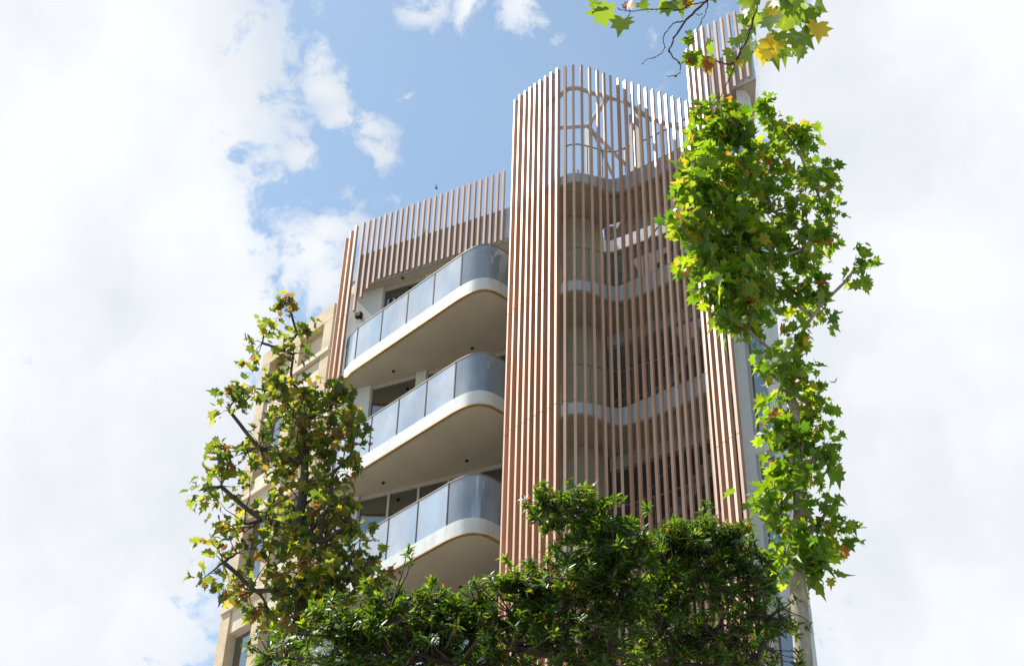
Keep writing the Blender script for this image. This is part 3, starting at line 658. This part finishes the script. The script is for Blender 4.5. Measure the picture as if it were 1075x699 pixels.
# hanging branch of big leaves at the top, growing from a street plane tree at the photographer's right
def near_tree():
    global nr; nr = np.random.default_rng(77)
    root = empty('plane_tree', (5.2, 6.4, .13), 'near plane tree with bare twigs and large yellowing leaves hanging in at the top right', 'tree', 'plane trees')
    D = 6.6
    def pp(px, py, dD=0): return at_d(px, py, D + dD)
    wood = MB(); ent = pp(748, -6)
    wood.tube(wob((5.2, 6.4, 0), (4.9, 6.2, 8.0), 6, .02), [.26, .24, .22, .2, .18, .17, .16], 12, False)
    wood.tube(wob((4.9, 6.2, 8.0), (3.4, 5.4, 10.9), 6, .03), np.linspace(.13, .05, 7), 9, False)
    up = np.array((1.75, 6.6, 8.9))
    wood.tube(wob((3.4, 5.4, 10.9), pp(790, -60), 6, .02), np.linspace(.05, .018, 7), 8, False)
    wood.tube([pp(790, -60), pp(765, -25), pp(748, -6)], [.018, .012, .010], 7, False)
    wood.build('trunk', M['bark_plane'], root, smooth=True)
    tw = MB()
    def twig(pts, r0, r1):
        c = catmull([pp(*p) for p in pts], 4); c = [q + nr.normal(0, .003, 3) for q in c]; tw.tube(c, np.linspace(r0, r1, len(c)), 5, False)
        for q in c[3::6]: tw.tube([q - np.array([.0, .004, .004]), q + np.array([0, .004, .005])], r0 * .5 + r1 + .001, 5)
    twig([(748, -6), (741, 2), (730, 12), (718, 25), (706, 45), (703, 52), (706, 60), (714, 68), (712, 78), (700, 81)], .010, .0025)
    twig([(718, 23), (709, 24), (700, 33), (696, 42), (698, 52), (690, 59), (678, 63), (674, 68)], .005, .002)
    twig([(743, 0), (742, 8), (738, 20), (730, 35), (726, 43)], .0045, .0018)
    twig([(741, 2), (727, 5), (713, 11), (700, 10), (680, 10), (663, 12), (655, 11), (648, 9)], .005, .0025)
    twig([(663, 12), (659, 18), (657, 21)], .003, .0018)
    twig([(738, 15), (732, 15), (729, 12)], .003, .0015)
    twig([(790, -60), (800, -20), (792, 10), (785, 40), (770, 66), (758, 66), (748, 62), (742, 60)], .012, .003)
    twig([(714, 68), (722, 62), (728, 60), (732, 58)], .0028, .0018)
    twig([(790, 20), (760, 95), (752, 102), (748, 108)], .004, .002)
    tw.build('twigs', M['bark_dark'], root, smooth=True)
    sets = {'leaf_big': [], 'leaf_rust': [], 'leaf_yellow': []}
    def leaf(px, py, tx, ty, size_px, k='leaf_big', tilt=0, dD=0):
        a = pp(px, py, dD); b = pp(tx, ty, dD + tilt); s = np.linalg.norm(a - CAM) * size_px / F
        sets[k].append((a, b - a, s))
    leaf(643, 12, 628, 14, 30); leaf(629, 3, 622, 14, 20)
    leaf(655, 20, 645, 44, 26); leaf(703, 2, 700, 30, 26); leaf(695, -4, 690, 12, 26); leaf(713, -2, 717, 22, 24, tilt=.04)
    leaf(664, 1, 668, 14, 14, 'leaf_yellow'); leaf(660, 2, 654, 12, 14, 'leaf_rust'); leaf(672, 3, 683, 12, 15, 'leaf_big'); leaf(724, 0, 720, 8, 14, 'leaf_rust'); leaf(727, 3, 722, 6, 9, 'leaf_yellow')
    leaf(748, -4, 753, 10, 15); leaf(744, -3, 738, 6, 10, 'leaf_rust')
    leaf(725, 42, 716, 36, 13); leaf(725, 42, 722, 52, 13); leaf(726, 40, 718, 44, 14); leaf(722, 33, 728, 42, 9)
    leaf(728, 60, 714, 66, 16); leaf(727, 60, 722, 70, 12, 'leaf_rust'); leaf(726, 58, 716, 60, 12)
    leaf(741, 52, 752, 38, 20, 'leaf_big', .03); leaf(738, 58, 728, 68, 22); leaf(744, 60, 736, 72, 16, 'leaf_rust'); leaf(743, 62, 744, 86, 20, 'leaf_yellow', .02); leaf(745, 66, 740, 76, 13, 'leaf_rust')
    leaf(768, 52, 762, 62, 16); leaf(774, 60, 764, 74, 18); leaf(772, 40, 776, 60, 18); leaf(774, 62, 782, 76, 16, 'leaf_yellow'); leaf(769, 72, 764, 80, 12)
    for i in range(46):
        px = nr.uniform(778, 860); py = nr.uniform(-30, 60); a = nr.uniform(.6, 2.5); leaf(px, py, px + 20 * math.cos(a), py + 20 * math.sin(a), nr.uniform(16, 30), ['leaf_big', 'leaf_big', 'leaf_big', 'leaf_yellow'][i % 4], nr.uniform(-.05, .05), nr.uniform(-.2, .4))
    twig([(790, -60), (815, -30), (835, 0), (850, 30), (855, 55)], .010, .003); twig([(812, -30), (800, -5), (795, 20), (780, 45)], .006, .003)
    for k, L in sets.items():
        P = np.array([q[0] for q in L]); Dd = np.array([q[1] for q in L]); Sz = np.array([q[2] for q in L])
        v = P - CAM; v /= np.linalg.norm(v, axis=1, keepdims=True); Nn = -v * .8 + nr.normal(0, .35, P.shape) + np.array([0, 0, .15])
        leaves_mesh('leaves', P, Dd, Nn, Sz, PLANE_LEAF, M[k], root, fold=.25, droop=.25)
near_tree()

# ------------------------------------------------------------------ sky and sun
SUN_AZ, SUN_EL = math.radians(-70), math.radians(57)
w = bpy.data.worlds.new('World'); S.world = w; w.use_nodes = True; nt = w.node_tree
bg = nt.nodes['Background']; sk = nt.nodes.new('ShaderNodeTexSky'); sk.sky_type = 'NISHITA'; sk.sun_disc = False
sk.sun_elevation = SUN_EL; sk.sun_rotation = SUN_AZ; sk.air_density = 1.0; sk.dust_density = .8; sk.ozone_density = 1.2
bg.inputs['Strength'].default_value = .127
tc = nt.nodes.new('ShaderNodeTexCoord'); gen = tc.outputs['Generated']
def mth(op, a, b=None, c=None, clamp=False):
    n = nt.nodes.new('ShaderNodeMath'); n.operation = op; n.use_clamp = clamp
    for i, v in enumerate((a, b, c)):
        if v is None: continue
        if isinstance(v, (int, float)): n.inputs[i].default_value = v
        else: nt.links.new(v, n.inputs[i])
    return n.outputs[0]
warp = nt.nodes.new('ShaderNodeTexNoise'); warp.inputs['Scale'].default_value = 14; warp.inputs['Detail'].default_value = 5; nt.links.new(gen, warp.inputs['Vector'])
wv = nt.nodes.new('ShaderNodeVectorMath'); wv.operation = 'MULTIPLY_ADD'; wv.inputs[1].default_value = (.05, .05, .05); nt.links.new(warp.outputs['Color'], wv.inputs[0])
sub = nt.nodes.new('ShaderNodeVectorMath'); sub.operation = 'SUBTRACT'; sub.inputs[1].default_value = (.025, .025, .025); nt.links.new(gen, sub.inputs[0]); nt.links.new(sub.outputs[0], wv.inputs[2])
pos = wv.outputs[0]
BL = [(345, 60, 16, .9), (352, 90, 20, 1), (345, 40, 12, .7), (372, 70, 10, .8), (360, 120, 22, 1), (378, 135, 18, 1), (385, 160, 16, 1), (400, 170, 10, .7), (318, 115, 14, .9), (312, 165, 16, 1), (318, 135, 16, .9), (350, 20, 10, .5), (360, 15, 8, .4),
      (345, 250, 22, 1), (325, 275, 28, 1.05), (340, 300, 26, 1), (365, 235, 16, .8), (390, 215, 14, .8), (405, 205, 12, .6), (360, 205, 14, .6), (305, 300, 24, .9),
      (437, 8, 16, 1), (450, 5, 10, .8), (487, 12, 14, 1), (545, 15, 18, .9), (565, 25, 12, .9), (580, 38, 8, .7), (530, 20, 10, .5), (515, 63, 8, .9), (427, 103, 10, .6), (433, 98, 6, .7), (690, 32, 10, .7), (700, 28, 8, .5), (697, 72, 10, .6), (688, 60, 8, .4), (600, 128, 10, .5),
      (150, 90, 95, 1.5), (90, 250, 120, 1.6), (170, 330, 80, 1.5), (40, 60, 100, 1.6), (120, 480, 120, 1.6), (20, 640, 130, 1.6), (195, 210, 45, 1.3), (205, 20, 36, 1.2), (215, 440, 60, 1.3),
      (930, 100, 95, 1.5), (1030, 260, 120, 1.6), (900, 330, 80, 1.5), (1040, 60, 100, 1.6), (960, 480, 120, 1.6), (1050, 640, 130, 1.6), (870, 210, 50, 1.3), (850, 560, 70, 1.4)]
acc = None
for (px, py, r, a) in BL:
    d = ray(px, py); d = d / np.linalg.norm(d)
    dn = nt.nodes.new('ShaderNodeVectorMath'); dn.operation = 'DISTANCE'; nt.links.new(pos, dn.inputs[0]); dn.inputs[1].default_value = tuple(d)
    mr = nt.nodes.new('ShaderNodeMapRange'); mr.interpolation_type = 'SMOOTHSTEP'; nt.links.new(dn.outputs['Value'], mr.inputs[0])
    mr.inputs[1].default_value = 0; mr.inputs[2].default_value = 3.0 * r / F; mr.inputs[3].default_value = a; mr.inputs[4].default_value = 0
    acc = mr.outputs[0] if acc is None else mth('MAXIMUM', acc, mr.outputs[0])
n1 = nt.nodes.new('ShaderNodeTexNoise'); n1.inputs['Scale'].default_value = 42; n1.inputs['Detail'].default_value = 9; n1.inputs['Roughness'].default_value = .62; nt.links.new(pos, n1.inputs['Vector'])
n2 = nt.nodes.new('ShaderNodeTexNoise'); n2.inputs['Scale'].default_value = 2.5; n2.inputs['Detail'].default_value = 3; nt.links.new(gen, n2.inputs['Vector'])
# density = mask + noise - threshold
dens = mth('ADD', mth('MULTIPLY', acc, .75), mth('MULTIPLY', mth('SUBTRACT', n1.outputs['Fac'], .5), 1.9))
mr = nt.nodes.new('ShaderNodeMapRange'); mr.interpolation_type = 'SMOOTHSTEP'; nt.links.new(dens, mr.inputs[0]); mr.inputs[1].default_value = .26; mr.inputs[2].default_value = .70
cl = mth('MULTIPLY', mr.outputs[0], acc, clamp=True)
cl = mth('MULTIPLY', cl, .96)
veil = mth('MULTIPLY', mth('MULTIPLY_ADD', n2.outputs['Fac'], 1.6, -.45, clamp=True), .20)
cl = mth('MAXIMUM', cl, veil)
mix = nt.nodes.new('ShaderNodeMix'); mix.data_type = 'RGBA'; nt.links.new(cl, mix.inputs[0]); hz = nt.nodes.new('ShaderNodeMix'); hz.data_type = 'RGBA'; hz.blend_type = 'MULTIPLY'; hz.inputs[0].default_value = 1; nt.links.new(sk.outputs[0], hz.inputs[6]); hz.inputs[7].default_value = (.90, .98, .90, 1); nt.links.new(hz.outputs[2], mix.inputs[6]); n3 = nt.nodes.new('ShaderNodeTexNoise'); n3.inputs['Scale'].default_value = 7; n3.inputs['Detail'].default_value = 7; nt.links.new(pos, n3.inputs['Vector'])
nt.links.new(ramp(nt, n3.outputs['Fac'], [(.35, (3.7 / 5, 3.85 / 5, 4.1 / 5)), (.62, (4.6 / 5, 4.66 / 5, 4.75 / 5))]), (cs := nt.nodes.new('ShaderNodeVectorMath')).inputs[0]); cs.operation = 'SCALE'; cs.inputs['Scale'].default_value = 5
nt.links.new(cs.outputs[0], mix.inputs[7])
nt.links.new(mix.outputs[2], bg.inputs['Color'])
sd = bpy.data.lights.new('sun', 'SUN'); so = bpy.data.objects.new('sun', sd); COL.objects.link(so)
sd.energy = 5.0; sd.angle = math.radians(.53); sd.color = (1, .95, .88)
sv = Vector((math.sin(SUN_AZ) * math.cos(SUN_EL), math.cos(SUN_AZ) * math.cos(SUN_EL), math.sin(SUN_EL)))
so.rotation_euler = sv.to_track_quat('Z', 'Y').to_euler()
so.location = (0, 0, 60)
S.view_settings.view_transform = 'Standard'; S.view_settings.look = 'None'; S.view_settings.gamma = 1; S.view_settings.exposure = 0.8
S.view_settings.use_curve_mapping = False
S.render.engine = 'CYCLES'; S.cycles.max_bounces = 10; S.cycles.transparent_max_bounces = 16; S.cycles.diffuse_bounces = 5
